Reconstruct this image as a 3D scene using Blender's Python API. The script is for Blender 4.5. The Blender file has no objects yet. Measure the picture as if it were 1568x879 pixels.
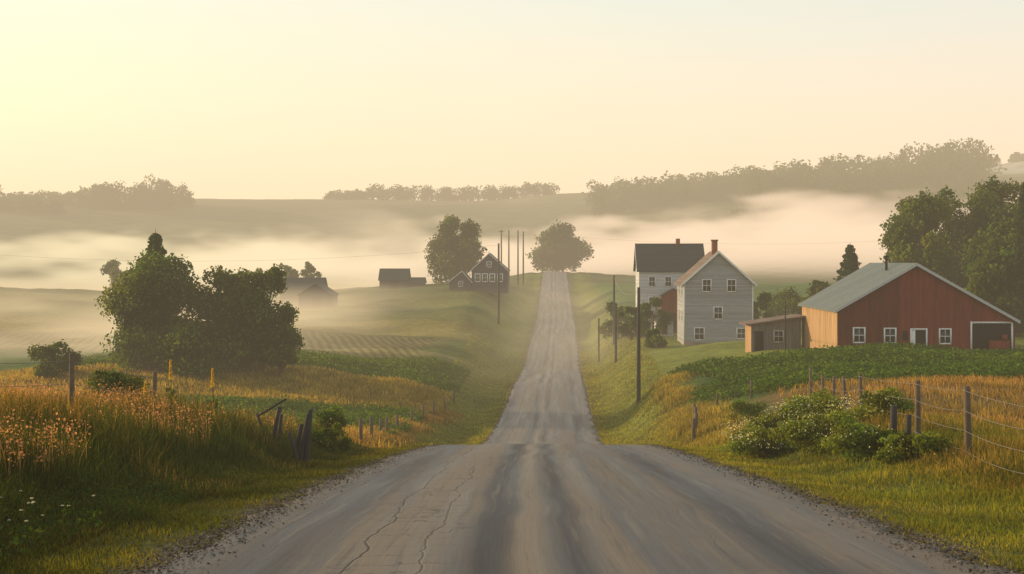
import bpy, math, numpy as np
from mathutils import Vector
rng=np.random.default_rng(7)
scene=bpy.context.scene
col=scene.collection
def srgb(r,g,b):
    f=lambda c:(c/255/12.92 if c/255<0.04045 else ((c/255+0.055)/1.055)**2.4)
    return (f(r),f(g),f(b))
# ---------------------------------------------------------------- mesh helpers
def link(o,parent=None):
    col.objects.link(o)
    if parent is not None: o.parent=parent
    return o
def empty(name):
    e=bpy.data.objects.new(name,None); e.empty_display_size=0.5
    return link(e)
def np_mesh(name,V,F,mats,parent=None,colr=None,uv=None,smooth=False,midx=None):
    V=np.ascontiguousarray(V,dtype=np.float32); F=np.ascontiguousarray(F,dtype=np.int32)
    me=bpy.data.meshes.new(name)
    n=len(V); m,k=F.shape
    me.vertices.add(n); me.vertices.foreach_set('co',V.ravel())
    me.loops.add(m*k); me.loops.foreach_set('vertex_index',F.ravel())
    me.polygons.add(m); me.polygons.foreach_set('loop_start',np.arange(0,m*k,k,dtype=np.int32))
    if smooth: me.polygons.foreach_set('use_smooth',np.ones(m,dtype=bool))
    if not isinstance(mats,(list,tuple)): mats=[mats]
    for mt in mats: me.materials.append(mt)
    if midx is not None: me.polygons.foreach_set('material_index',np.asarray(midx,dtype=np.int32))
    me.update(calc_edges=True)
    if colr is not None:
        a=me.color_attributes.new('Col','FLOAT_COLOR','POINT')
        c=np.ones((n,4),dtype=np.float32); c[:,:3]=colr
        a.data.foreach_set('color',c.ravel())
    if uv is not None:
        l=me.uv_layers.new(name='UVMap')
        l.data.foreach_set('uv',np.ascontiguousarray(uv[F.ravel()],dtype=np.float32).ravel())
    return link(bpy.data.objects.new(name,me),parent)
def boxes(name,L,mat,parent=None):
    V=[];F=[]
    for (x0,x1,y0,y1,z0,z1) in L:
        b=len(V)
        V+=[(x0,y0,z0),(x1,y0,z0),(x1,y1,z0),(x0,y1,z0),(x0,y0,z1),(x1,y0,z1),(x1,y1,z1),(x0,y1,z1)]
        F+=[(b,b+3,b+2,b+1),(b+4,b+5,b+6,b+7),(b,b+1,b+5,b+4),(b+1,b+2,b+6,b+5),(b+2,b+3,b+7,b+6),(b+3,b,b+4,b+7)]
    return np_mesh(name,np.array(V),np.array(F),mat,parent)
def tube(P,R,s=8):
    P=np.array(P,float); V=[];F=[]
    for i,(p,r) in enumerate(zip(P,R)):
        d=P[min(i+1,len(P)-1)]-P[max(i-1,0)]; d/=np.linalg.norm(d)+1e-9
        a=np.cross(d,[1,0,0] if abs(d[0])<0.8 else [0,1,0]); a/=np.linalg.norm(a); b=np.cross(d,a)
        for j in range(s):
            t=2*math.pi*j/s; V.append(p+r*(a*math.cos(t)+b*math.sin(t)))
    n=len(P)
    for i in range(n-1):
        for j in range(s):
            F.append((i*s+j,i*s+(j+1)%s,(i+1)*s+(j+1)%s,(i+1)*s+j))
    V.append(P[-1]); c=len(V)-1; k=(n-1)*s
    for j in range(0,s-1,2): F.append((k+j,k+(j+1)%s,k+(j+2)%s,c))
    return np.array(V),np.array(F)
def merge(parts):
    V=[];F=[];o=0
    for v,f in parts:
        V.append(v);F.append(np.asarray(f)+o);o+=len(v)
    return np.concatenate(V),np.concatenate(F)
# ---------------------------------------------------------------- materials
def new_mat(name):
    m=bpy.data.materials.new(name); m.use_nodes=True
    nt=m.node_tree
    for n in list(nt.nodes):
        if n.type!='OUTPUT_MATERIAL': nt.nodes.remove(n)
    return m,nt,[n for n in nt.nodes if n.type=='OUTPUT_MATERIAL'][0]
def N(nt,t,**kw):
    n=nt.nodes.new(t)
    for k,v in kw.items(): setattr(n,k,v)
    return n
def math_n(nt,op,a,b=None,c=None,clamp=False):
    n=N(nt,'ShaderNodeMath',operation=op,use_clamp=clamp)
    for i,x in enumerate((a,b,c)):
        if x is None: continue
        if isinstance(x,(int,float)): n.inputs[i].default_value=x
        else: nt.links.new(x,n.inputs[i])
    return n.outputs[0]
def maprange(nt,v,a,b,c=0,d=1,smooth=True):
    n=N(nt,'ShaderNodeMapRange',interpolation_type='SMOOTHSTEP' if smooth else 'LINEAR')
    nt.links.new(v,n.inputs['Value'])
    for k,x in (('From Min',a),('From Max',b),('To Min',c),('To Max',d)): n.inputs[k].default_value=x
    return n.outputs[0]
def mixc(nt,f,a,b,mode='MIX'):
    n=N(nt,'ShaderNodeMix',data_type='RGBA',blend_type=mode)
    if isinstance(f,(int,float)): n.inputs[0].default_value=f
    else: nt.links.new(f,n.inputs[0])
    for i,x in ((6,a),(7,b)):
        if isinstance(x,tuple): n.inputs[i].default_value=(*x,1)
        else: nt.links.new(x,n.inputs[i])
    return n.outputs[2]
def noise(nt,scale,detail=4,vec=None,rough=0.55):
    n=N(nt,'ShaderNodeTexNoise'); n.inputs['Scale'].default_value=scale; n.inputs['Detail'].default_value=detail; n.inputs['Roughness'].default_value=rough
    if vec is not None: nt.links.new(vec,n.inputs['Vector'])
    return n.outputs['Fac']
def position(nt): return N(nt,'ShaderNodeNewGeometry').outputs['Position']
def mapping(nt,vec,sc=(1,1,1)):
    n=N(nt,'ShaderNodeMapping'); n.inputs['Scale'].default_value=sc
    nt.links.new(vec,n.inputs['Vector']); return n.outputs[0]
def bsdf(nt,out,colr,rough=0.8,bump=None,bd=0.02,metal=0,spec=0.3):
    p=N(nt,'ShaderNodeBsdfPrincipled')
    if isinstance(colr,tuple): p.inputs['Base Color'].default_value=(*colr,1)
    else: nt.links.new(colr,p.inputs['Base Color'])
    if isinstance(rough,(int,float)): p.inputs['Roughness'].default_value=rough
    else: nt.links.new(rough,p.inputs['Roughness'])
    p.inputs['Metallic'].default_value=metal
    p.inputs['Specular IOR Level'].default_value=spec
    if bump is not None:
        b=N(nt,'ShaderNodeBump'); b.inputs['Distance'].default_value=bd; b.inputs['Strength'].default_value=1
        nt.links.new(bump,b.inputs['Height']); nt.links.new(b.outputs[0],p.inputs['Normal'])
    nt.links.new(p.outputs[0],out.inputs['Surface'])
    return p
def plain(name,c,rough=0.7,var=0.25,sc=3,metal=0):
    m,nt,out=new_mat(name)
    pos=position(nt); f=noise(nt,sc,5,pos)
    c2=mixc(nt,f,tuple(x*(1-var) for x in c),tuple(x*(1+var) for x in c))
    bsdf(nt,out,c2,rough,f,0.01,metal); return m
def boards(name,c,freq,axis,c2=None,dark=0.45,weather=0.35,rough=0.75):
    m,nt,out=new_mat(name); pos=position(nt)
    s=N(nt,'ShaderNodeSeparateXYZ'); nt.links.new(pos,s.inputs[0])
    v=s.outputs['Z'] if axis=='z' else math_n(nt,'ADD',s.outputs['X'],s.outputs['Y'])
    sc=math_n(nt,'MULTIPLY',v,freq)
    fr=math_n(nt,'FRACT',sc); line=maprange(nt,fr,0.0,0.14,dark,1)
    fl=math_n(nt,'FLOOR',sc); wn=N(nt,'ShaderNodeTexWhiteNoise',noise_dimensions='1D'); nt.links.new(fl,wn.inputs['W'])
    sv=(0.6,0.6,6) if axis=='z' else (3,3,0.35)
    f=noise(nt,1.2,6,mapping(nt,pos,sv),0.65)
    base=mixc(nt,maprange(nt,f,0.3,0.7),c,c2 or tuple(x*(1-weather) for x in c))
    v1=maprange(nt,wn.outputs['Value'],0,1,0.82,1.1,False)
    mul=math_n(nt,'MULTIPLY',v1,line)
    cc=N(nt,'ShaderNodeVectorMath',operation='SCALE'); nt.links.new(base,cc.inputs[0]); nt.links.new(mul,cc.inputs['Scale'])
    bsdf(nt,out,cc.outputs[0],rough,line,0.02); return m
def leafmat(name,trans=0.35,tc_=(2.0,1.75,0.6)):
    m,nt,out=new_mat(name)
    a=N(nt,'ShaderNodeAttribute',attribute_name='Col')
    d=N(nt,'ShaderNodeBsdfDiffuse'); t=N(nt,'ShaderNodeBsdfTranslucent')
    nt.links.new(a.outputs['Color'],d.inputs[0])
    tc=mixc(nt,1.0,a.outputs['Color'],tc_,'MULTIPLY'); nt.links.new(tc,t.inputs[0])
    mx=N(nt,'ShaderNodeMixShader'); mx.inputs[0].default_value=trans
    nt.links.new(d.outputs[0],mx.inputs[1]); nt.links.new(t.outputs[0],mx.inputs[2])
    nt.links.new(mx.outputs[0],out.inputs['Surface']); return m
M_leaf=leafmat('foliage',0.4); M_grass=leafmat('grass_blades',0.5,(2.2,1.7,0.6))
M_bark=plain('bark',(0.07,0.05,0.035),0.9,0.4,6)
M_post=plain('weathered_wood',(0.15,0.105,0.07),0.9,0.45,8)
M_pole=plain('pole_wood',(0.05,0.045,0.04),0.85,0.3,4)
M_wire=plain('wire',(0.25,0.22,0.19),0.5,0.1,4,0.6)
M_white=plain('white_trim',(0.80,0.79,0.77),0.6,0.08,4)
M_grey_trim=plain('grey_trim',(0.5,0.5,0.5),0.6,0.08,4)
M_dark=plain('dark_parts_and_shade',(0.012,0.011,0.012),0.9,0.3,2)  # near black for doors and pipe, and for shade painted in the openings
M_brick=plain('chimney_brick',(0.24,0.07,0.045),0.9,0.3,14)
M_stone=leafmat('gravel_stones',0.0)
def glass():
    m,nt,out=new_mat('window_glass'); bsdf(nt,out,(0.02,0.024,0.03),0.12,None,0,0,0.5); return m
M_glass=glass()
M_red=boards('red_barn_boards',(0.26,0.038,0.02),4.0,'x',(0.15,0.026,0.018))
M_tan=boards('weathered_sunlit_side',(0.56,0.34,0.16),3.5,'x',(0.34,0.19,0.085))  # weathered wood with the warm sunlight of left walls put into its colour
M_siding=boards('grey_clapboard',(0.37,0.38,0.40),5.0,'z',(0.30,0.31,0.34),0.55)
M_wsiding=boards('white_clapboard',(0.62,0.63,0.65),5.0,'z',(0.52,0.53,0.55),0.65)
M_dsiding=boards('dark_clapboard',(0.06,0.065,0.085),4.0,'z',(0.045,0.05,0.07),0.6)
M_shed=boards('shed_boards',(0.19,0.185,0.18),4.0,'x',(0.12,0.115,0.11))
M_tin=boards('metal_roof',(0.15,0.175,0.165),1.6,'x',(0.095,0.12,0.115),0.7,0.3,0.55)
M_shingle=boards('brown_shingle_roof',(0.22,0.15,0.115),5,'z',(0.15,0.105,0.085),0.7,0.3,0.9)
M_dshingle=boards('dark_shingle_roof',(0.045,0.062,0.062),5,'z',(0.032,0.045,0.048),0.7,0.3,0.85)
# ---------------------------------------------------------------- terrain
def sm(x,a,b):
    t=np.clip((np.asarray(x,float)-a)/(b-a),0,1); return t*t*(3-2*t)
_ty=np.arange(-60,720,1.0)
_rz=np.interp(_ty,[-60,0,15,28,46,60,80,100,115,140,160,185,205,235,290,340,384,484,520,560,620,720],
                  [2.5,-2.1,-3.4,-4.5,-6.25,-7.7,-10.75,-12.75,-13.6,-14.2,-14.0,-15.0,-15.3,-14.4,-13.0,-11.9,-9.3,-4.4,-3.7,-5.2,-9,-12])
_rz=np.convolve(np.pad(_rz,6,mode='edge'),np.hanning(15)[1:-1]/np.hanning(15).sum(),'valid')
_rc=np.interp(_ty,[-60,0,15,28,60,100,170,290,484,720],[0.5,0.4,0.3,-0.15,-0.5,-0.9,-0.65,0,0,0.3])
_rc=np.convolve(np.pad(_rc,10,mode='edge'),np.ones(21)/21,'valid')
roadz=lambda y:np.interp(y,_ty,_rz)
roadc=lambda y:np.interp(y,_ty,_rc)
roadh=lambda y:np.interp(y,[0,50,100,600],[5.0,4.9,4.1,4.0])
C=np.array([(-6,-20,-1.0),(6,-20,-1.0),(-30,-15,0),(30,-15,-.5),(0,0,-2.1),(-12,5,-1.9),(12,5,-2.4),
(-6,15,-3.3),(7,15,-3.5),(-14,15,-2.6),(16,15,-3.3),(-8,30,-4.5),(-11,30,-4.1),(-18,30,-3.7),(8,30,-4.6),(16,30,-4.3),
(-14,45,-5.2),(-8,46,-6.0),(-22,45,-5.0),(7.2,45,-6.1),(10,45,-5.5),(20,45,-5.6),(-7,60,-7.7),(-25,60,-7.2),(6.5,60,-7.6),(15,60,-6.6),(40,60,-6.3),
(-40,100,-12),(-12,100,-11.7),(-9,85,-10.5),(7,85,-9.8),(14.7,80,-7.4),(22.4,75,-6.9),(6.9,100,-11.0),(20.7,100,-7.9),(31,105,-7.8),(60,105,-7.5),(9.5,115,-9.5),
(25,124,-8.0),(40,124,-8.0),(32,142,-8),(22,140,-8.7),(18,160,-9.6),(20,181,-10.6),(12,190,-10.8),(17,210,-10.2),(14,150,-10),
(7,125,-11.4),(-21,130,-11.9),(-25,140,-10.9),(-44,140,-10.8),(-75,140,-10.5),(-22,170,-11.7),(-37,230,-10.6),(-79,230,-10.6),(-18,230,-11.2),(-32,280,-9),(-15,260,-9),
(-21,310,-6),(-37,340,-6.2),(-51,320,-8),(-103,300,-6.9),(-130,300,-5.5),(-6,460,-6.2),(10,450,-6.2),(0,520,-4.2),(-40,460,-8),(60,460,-7),(48,300,-5.8),(20,300,-8.5),(110,300,-5),(55,180,-8.5),(90,200,-8),
(5,560,-6),(0,640,-10),(-200,600,-14),(200,600,-8),(-200,450,-10),(0,800,0),(-300,800,3),(300,800,15),(700,800,20),
(0,1000,22),(-300,1000,22),(-120,1000,24),(200,1000,46),(430,1000,62),(0,1250,57),(-250,1250,57),(-450,1200,50),(-800,1200,50),(150,1250,60),(390,1300,86),(700,1300,115),
(0,1600,40),(-600,1600,40),(600,1700,90),(0,2500,30),(-1500,2500,40),(1500,2500,60),(0,4400,30),(-2500,4400,30),(2500,4400,60),
(-300,100,-9),(300,100,-3),(-600,400,0),(600,400,10),(-100,5,0),(100,5,-1)],float)
K=30.0
def ab(X,Y): return np.stack([X/(Y+K)*2.0,np.log(Y+K)],-1)
def kern(d2): return np.where(d2>1e-12,0.5*d2*np.log(d2+1e-12),0)
_P=ab(C[:,0],C[:,1]); _v=C[:,2]/(C[:,1]+K)
n_=len(C); D2=((_P[:,None]-_P[None])**2).sum(-1)
A=np.zeros((n_+3,n_+3)); A[:n_,:n_]=kern(D2)+np.eye(n_)*2e-4
A[:n_,n_]=1; A[:n_,n_+1:]=_P; A[n_,:n_]=1; A[n_+1:,:n_]=_P.T
W=np.linalg.solve(A,np.concatenate([_v,[0,0,0]]))
def T(X,Y):
    X=np.asarray(X,float);Y=np.asarray(Y,float)
    sh=X.shape; q=ab(X.ravel(),Y.ravel()); out=np.empty(len(q))
    for i in range(0,len(q),20000):
        s=q[i:i+20000]; d=((s[:,None]-_P[None])**2).sum(-1)
        out[i:i+20000]=kern(d)@W[:n_]+W[n_]+s@W[n_+1:]
    z=out*(Y.ravel()+K)
    x=X.ravel();y=Y.ravel()
    a=np.clip((y-10)/60,0.15,1)
    z+=a*(0.18*np.sin(x*.21+y*.13)+0.13*np.sin(x*.37-y*.19+1.3)+0.07*np.sin(x*.9+y*.6))
    b=sm(y,500,1000)
    z+=b*(2.2*np.sin(x*.013+1)+1.5*np.sin(x*.031+y*.01))
    return z.reshape(sh)
def H(X,Y):
    X=np.asarray(X,float);Y=np.asarray(Y,float)
    t=T(X,Y); hw=roadh(Y); sd_=X-roadc(Y); d=np.abs(sd_)-hw
    wd=np.interp(Y,[0,50,90,140,300],[4,5,9,11,14])
    wd=np.where(sd_>0,np.interp(Y,[0,50,90,140,300],[4,5,6,6,12]),wd)
    w=sm(d/wd,0,1)
    r=roadz(Y)-0.03-0.45*np.exp(-((d-2.6)/1.5)**2)*np.interp(Y,[20,70],[0.35,1])-0.16*(d<-0.25)
    z=r*(1-w)+t*w
    f=sm(Y,600,700)
    return z*(1-f)+t*f
NA,NB=441,560
tt=np.linspace(-1,1,NA); aa=0.10*np.sinh(4.1*tt); bb=np.linspace(math.log(6),math.log(4500),NB)
BB,AA=np.meshgrid(bb,aa,indexing='ij'); YY=np.exp(BB)-K; XX=AA*(YY+K)
ZZ=H(XX,YY)
def region(x0,x1,y0,y1,s=2.0):
    jx=1.2*np.sin(YY*.11)+0.8*np.sin(YY*.31); jy=1.5*np.sin(XX*.09+1)
    return sm(XX+jx,x0-s,x0+s)*(1-sm(XX+jx,x1-s,x1+s))*sm(YY+jy,y0-s,y0+s)*(1-sm(YY+jy,y1-s,y1+s))
G=np.zeros(XX.shape+(3,)); G[:]=(0.075,0.095,0.02)
def paint(mask,c): G[:]=G*(1-mask[...,None])+np.array(c)*mask[...,None]
paint(sm(YY,600,900),(0.11,0.12,0.045))
paint(region(12,90,46,86),(0.22,0.14,0.05))
paint(region(9,90,88,121,1),(0.04,0.085,0.015))
paint(region(6,70,122,230,2),(0.175,0.20,0.03))
paint(region(-70,-9,88,118,2),(0.06,0.11,0.016))
paint(region(-70,-9,120,142,2),(0.22,0.18,0.04))
paint(region(-90,-8,143,170,2),(0.065,0.13,0.018))
paint(region(-120,-17,172,215,2),(0.16,0.135,0.045))
paint(region(-16,-8,172,215,2),(0.13,0.155,0.03))
paint(region(-120,-8,217,245,2),(0.26,0.21,0.05))
paint(region(-140,-8,246,300,3),(0.15,0.155,0.035))
paint(region(-40,-6,180,186,1),(0.27,0.22,0.07))
paint(region(-60,-7,262,270,2),(0.08,0.11,0.025))
paint(region(8,200,240,420,6),(0.07,0.14,0.025))
paint(region(-900,-60,1050,1160,10),(0.07,0.085,0.035))
paint(region(345,560,1100,1290,12),(0.34,0.33,0.30))  # pale hill field, with the mist over it put into the ground colour
dd=np.abs(XX-roadc(YY))-roadh(YY)
paint((1-sm(dd,0.0,0.7))*(YY<640),(0.16,0.125,0.08))
paint(sm(dd,.3,1.0)*(1-sm(dd,5,9))*sm(YY,50,70)*(YY<500),(0.15,0.17,0.028))
idx=np.arange(NA*NB).reshape(NB,NA)
F=np.stack([idx[:-1,:-1],idx[:-1,1:],idx[1:,1:],idx[1:,:-1]],-1).reshape(-1,4)
def ground_mat():
    m,nt,out=new_mat('grassland_soil'); pos=position(nt)
    a=N(nt,'ShaderNodeAttribute',attribute_name='Col')
    f1=noise(nt,0.9,6,pos,0.7); f2=noise(nt,0.06,3,pos); f3=noise(nt,7,2,pos,0.7)
    k=math_n(nt,'MULTIPLY',maprange(nt,f1,0.3,0.7,0.6,1.35,False),maprange(nt,f2,0.3,0.7,0.7,1.3,False))
    k=math_n(nt,'MULTIPLY',k,maprange(nt,f3,0.3,0.7,0.7,1.25,False))
    s=N(nt,'ShaderNodeSeparateXYZ'); nt.links.new(pos,s.inputs[0])
    rr=math_n(nt,'SINE',math_n(nt,'MULTIPLY',math_n(nt,'ADD',s.outputs['X'],math_n(nt,'MULTIPLY',s.outputs['Y'],0.22)),5.2))
    mk=math_n(nt,'MULTIPLY',maprange(nt,s.outputs['Y'],168,174),maprange(nt,s.outputs['Y'],214,218,1,0))
    mk=math_n(nt,'MULTIPLY',mk,maprange(nt,s.outputs['X'],-19,-16,1,0))
    k=math_n(nt,'MULTIPLY',k,math_n(nt,'ADD',1,math_n(nt,'MULTIPLY',math_n(nt,'MULTIPLY',rr,mk),0.3)))
    v=N(nt,'ShaderNodeVectorMath',operation='SCALE'); nt.links.new(a.outputs['Color'],v.inputs[0]); nt.links.new(k,v.inputs['Scale'])
    bsdf(nt,out,v.outputs[0],0.95,math_n(nt,'ADD',f1,math_n(nt,'MULTIPLY',f3,0.3)),0.25,0,0.1); return m
np_mesh('ground',np.stack([XX,YY,ZZ],-1).reshape(-1,3),F,ground_mat(),colr=G.reshape(-1,3),smooth=True)
# ---------------------------------------------------------------- road
ry=np.concatenate([np.arange(-24,120,0.25),np.arange(120,625,2.0)])
rl=np.linspace(-1,1,49)
RY,RL=np.meshgrid(ry,rl,indexing='ij')
hw=roadh(RY); edge=0.12*np.sin(RY*.9)+0.09*np.sin(RY*2.3+1+RL*2)+0.07*np.sin(RY*5.1+RL)+0.05*np.sin(RY*9.3)
LX=RL*(hw+edge*np.abs(RL)**3)
RX=roadc(RY)+LX
crown=0.09*(1-RL**2)-0.02
rut=-0.04*(np.exp(-((LX+0.9)/0.22)**2)+np.exp(-((LX-0.1)/0.2)**2)+0.8*np.exp(-((LX+3.0)/0.4)**2)+0.8*np.exp(-((LX-2.8)/0.4)**2))
RZ=roadz(RY)+crown+rut-0.16*(np.abs(RL)>0.99)
idx=np.arange(RY.size).reshape(RY.shape)
F=np.stack([idx[:-1,:-1],idx[:-1,1:],idx[1:,1:],idx[1:,:-1]],-1).reshape(-1,4)
def road_mat():
    m,nt,out=new_mat('worn_asphalt_gravel'); uv=N(nt,'ShaderNodeUVMap').outputs[0]
    s=N(nt,'ShaderNodeSeparateXYZ'); nt.links.new(uv,s.inputs[0]); u=s.outputs['X']; v=s.outputs['Y']
    wob=noise(nt,0.09,3,mapping(nt,uv,(0.3,1,1)))
    uu=math_n(nt,'ADD',u,math_n(nt,'MULTIPLY',math_n(nt,'SUBTRACT',wob,0.5),0.6))
    st=N(nt,'ShaderNodeCombineXYZ'); nt.links.new(uu,st.inputs[0]); nt.links.new(math_n(nt,'MULTIPLY',v,0.03),st.inputs[1])
    streak=noise(nt,1.5,5,st.outputs[0],0.6)
    st2=N(nt,'ShaderNodeCombineXYZ'); nt.links.new(uu,st2.inputs[0]); nt.links.new(math_n(nt,'MULTIPLY',v,0.02),st2.inputs[1])
    fine=noise(nt,8,5,st2.outputs[0],0.65)
    grain=noise(nt,55,3,uv,0.8); patch=noise(nt,0.35,6,uv,0.65)
    base=mixc(nt,maprange(nt,streak,0.42,0.58),(0.066,0.063,0.066),(0.175,0.138,0.102))
    base=mixc(nt,maprange(nt,patch,0.45,0.6,0,0.4),base,(0.090,0.080,0.073))
    def band(c,w,amt,colr,base):
        g=maprange(nt,math_n(nt,'ABSOLUTE',math_n(nt,'SUBTRACT',uu,c)),w*.2,w,amt,0)
        return mixc(nt,g,base,colr)
    base=band(-3.7,0.9,0.75,(0.052,0.052,0.060),base)
    base=band(-2.0,1.0,0.65,(0.23,0.175,0.12),base)
    base=band(-0.95,0.42,0.9,(0.026,0.027,0.033),base)
    base=band(0.12,0.24,0.85,(0.030,0.030,0.036),base)
    base=band(-0.4,0.32,0.8,(0.24,0.185,0.13),base)
    base=band(0.6,0.3,0.65,(0.20,0.158,0.115),base)
    base=band(1.5,0.8,0.3,(0.145,0.12,0.097),base)
    base=band(2.75,0.6,0.88,(0.034,0.035,0.042),base)
    base=band(3.7,0.5,0.5,(0.17,0.152,0.135),base)
    base=mixc(nt,maprange(nt,fine,0.52,0.68,0,0.45),base,(0.22,0.175,0.13))
    base=mixc(nt,maprange(nt,fine,0.46,0.34,0,0.4),base,(0.04,0.038,0.042))
    tr=math_n(nt,'SINE',math_n(nt,'ADD',math_n(nt,'MULTIPLY',v,42),math_n(nt,'MULTIPLY',math_n(nt,'ABSOLUTE',math_n(nt,'SUBTRACT',uu,-0.2)),30)))
    tm=maprange(nt,math_n(nt,'ABSOLUTE',math_n(nt,'SUBTRACT',uu,-0.2)),0.1,0.16,0.5,0)
    base=mixc(nt,math_n(nt,'MULTIPLY',tm,maprange(nt,tr,0,1)),base,(0.05,0.045,0.04))
    sh=maprange(nt,math_n(nt,'ADD',math_n(nt,'ABSOLUTE',u),math_n(nt,'MULTIPLY',math_n(nt,'SUBTRACT',patch,0.5),1.6)),4.2,4.8)
    base=mixc(nt,math_n(nt,'MULTIPLY',sh,0.75),base,(0.15,0.118,0.085))
    far_sheen=maprange(nt,v,60,150)
    base=mixc(nt,math_n(nt,'MULTIPLY',far_sheen,0.45),base,(0.25,0.21,0.185))  # distant road paler: grazing sky sheen put into the colour
    gs=N(nt,'ShaderNodeVectorMath',operation='SCALE'); nt.links.new(base,gs.inputs[0]); nt.links.new(maprange(nt,grain,0.25,0.75,0.45,1.55,False),gs.inputs['Scale'])
    def crack(c,amp,sc,wd):
        q=noise(nt,sc,8,mapping(nt,uv,(0.01,1,1)),0.62)
        ln=math_n(nt,'ABSOLUTE',math_n(nt,'SUBTRACT',u,math_n(nt,'ADD',c,math_n(nt,'MULTIPLY',math_n(nt,'SUBTRACT',q,0.5),amp))))
        return maprange(nt,ln,wd*.3,wd,1,0)
    c1=crack(-2.55,0.8,0.22,0.028); c2=crack(-1.75,0.7,0.3,0.022); c2=math_n(nt,'MULTIPLY',c2,maprange(nt,v,34,36,1,0)); c3=crack(1.9,1.0,0.2,0.010)
    vo=N(nt,'ShaderNodeTexVoronoi',feature='DISTANCE_TO_EDGE'); vo.inputs['Scale'].default_value=0.55
    dist=N(nt,'ShaderNodeVectorMath',operation='ADD')
    nn=N(nt,'ShaderNodeTexNoise'); nn.inputs['Scale'].default_value=1.3; nn.inputs['Detail'].default_value=6; nt.links.new(uv,nn.inputs['Vector'])
    nt.links.new(mapping(nt,uv,(0.5,1.4,1)),dist.inputs[0]); nt.links.new(nn.outputs['Color'],dist.inputs[1]); nt.links.new(dist.outputs[0],vo.inputs['Vector'])
    cr=maprange(nt,vo.outputs['Distance'],0.0,0.014,1,0)
    msk=maprange(nt,math_n(nt,'ABSOLUTE',math_n(nt,'ADD',u,2.0)),0.5,1.0,0.8,0)
    cr=math_n(nt,'MULTIPLY',cr,msk)
    cr=math_n(nt,'MAXIMUM',math_n(nt,'MAXIMUM',cr,c1),math_n(nt,'MAXIMUM',c2,math_n(nt,'MULTIPLY',c3,0.5)))
    fin=mixc(nt,math_n(nt,'MULTIPLY',cr,0.85),gs.outputs[0],(0.012,0.011,0.012))
    hh=math_n(nt,'SUBTRACT',math_n(nt,'ADD',math_n(nt,'MULTIPLY',grain,0.8),math_n(nt,'MULTIPLY',fine,1.2)),math_n(nt,'MULTIPLY',cr,1.5))
    rg=maprange(nt,streak,0.35,0.65,0.45,0.7)
    bsdf(nt,out,fin,rg,hh,0.016,0,0.4); return m
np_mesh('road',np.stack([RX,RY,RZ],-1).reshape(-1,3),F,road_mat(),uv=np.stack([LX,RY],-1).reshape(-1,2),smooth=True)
# ---------------------------------------------------------------- vegetation
def nrm(v): return v/(np.linalg.norm(v,axis=-1,keepdims=True)+1e-9)
def leaf_quads(P,size,outward=None):
    n=len(P)
    a=nrm(rng.normal(size=(n,3)))
    if outward is not None: nn=nrm(outward+0.7*rng.normal(size=(n,3)))
    else: nn=nrm(rng.normal(size=(n,3)))
    u=nrm(np.cross(nn,a)); w=np.cross(nn,u)
    s=(size*rng.uniform(0.6,1.35,n))[:,None]
    u=u*s*0.5; w=w*s*0.38
    bend=nn*s*0.12
    V=np.stack([P-u,P-w+bend,P+u,P+w+bend],1).reshape(-1,3)
    F=np.arange(4*n).reshape(-1,4)
    return V,F
GREEN=np.array((0.054,0.098,0.018))
def crown_pts(lobes,n,bias=0.5):
    vol=np.array([l[3]*l[3]*l[4] for l in lobes])**0.67; k=rng.choice(len(lobes),n,p=vol/vol.sum())
    L=np.array(lobes)[k]
    d=nrm(rng.normal(size=(n,3))); d[:,2]+=0.15; d=nrm(d)
    r=rng.uniform(bias,1.05,n)**0.6
    r*=1+0.20*np.sin(d[:,0]*7+k*1.7)*np.sin(d[:,2]*6+k)+0.12*np.sin(d[:,1]*13+k)+0.10*np.sin(d[:,0]*17+d[:,2]*15+k)
    P=L[:,:3]+d*r[:,None]*np.stack([L[:,3],L[:,3],L[:,4]],-1)
    return P,d,k,r
def tree(name,x,y,h,w,nleaf,leaf,seed,nl=22,base=None,low=0.12,tint=(1,1,1),trunk=None,shape=1.0):
    global rng
    keep=rng; rng=np.random.default_rng(seed)
    zb=float(H(x,y)) if base is None else base
    e=empty(name); e.location=(x,y,zb)
    lobes=[]
    ch=h*(1-low)
    for i in range(nl):
        t=(i+0.5)/nl
        zc=h*low+ch*(0.10+0.77*t)+rng.normal()*h*.02
        prof=math.sin(math.pi*min(1,(0.24+0.69*t))**shape)**0.6
        rad=w*0.5*prof*0.78*math.sqrt(rng.uniform(0.05,1)); th=rng.uniform(0,2*math.pi)+i*2.4
        lr=w*0.5*rng.uniform(0.22,0.46)*(0.5+0.5*prof)
        lobes.append((rad*math.cos(th),rad*math.sin(th),zc,lr,min(lr*rng.uniform(.7,1.0),ch*0.24)))
    P,d,k,r=crown_pts(lobes,nleaf,0.3)
    V,F=leaf_quads(P,leaf,d)
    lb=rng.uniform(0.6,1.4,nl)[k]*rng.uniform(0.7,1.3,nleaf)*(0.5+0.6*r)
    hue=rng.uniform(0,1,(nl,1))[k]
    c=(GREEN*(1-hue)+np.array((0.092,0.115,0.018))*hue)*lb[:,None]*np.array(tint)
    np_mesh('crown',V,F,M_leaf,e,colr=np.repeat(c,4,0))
    parts=[]; tr=trunk or h*0.022
    top=h*0.66
    tp=[(0,0,-0.4),(0.03*h*rng.normal()*.3,0,h*.15),(0.02*h*rng.normal(),0.02*h*rng.normal(),h*.4),(0,0,top)]
    parts.append(tube(tp,[tr*1.4,tr,tr*.75,tr*.2]))
    for l in lobes:
        z0=max(h*low*0.9,l[2]*0.5); s=np.array((0,0,z0)); en=np.array(l[:3])
        mid=(s+en)/2+np.array((0,0,-0.02*h)); parts.append(tube([s,mid,en],[tr*.4,tr*.25,tr*.06],6))
    V,F=merge(parts); np_mesh('trunk_and_limbs',V,F,M_bark,e,smooth=True)
    rng=keep; return e
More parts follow.
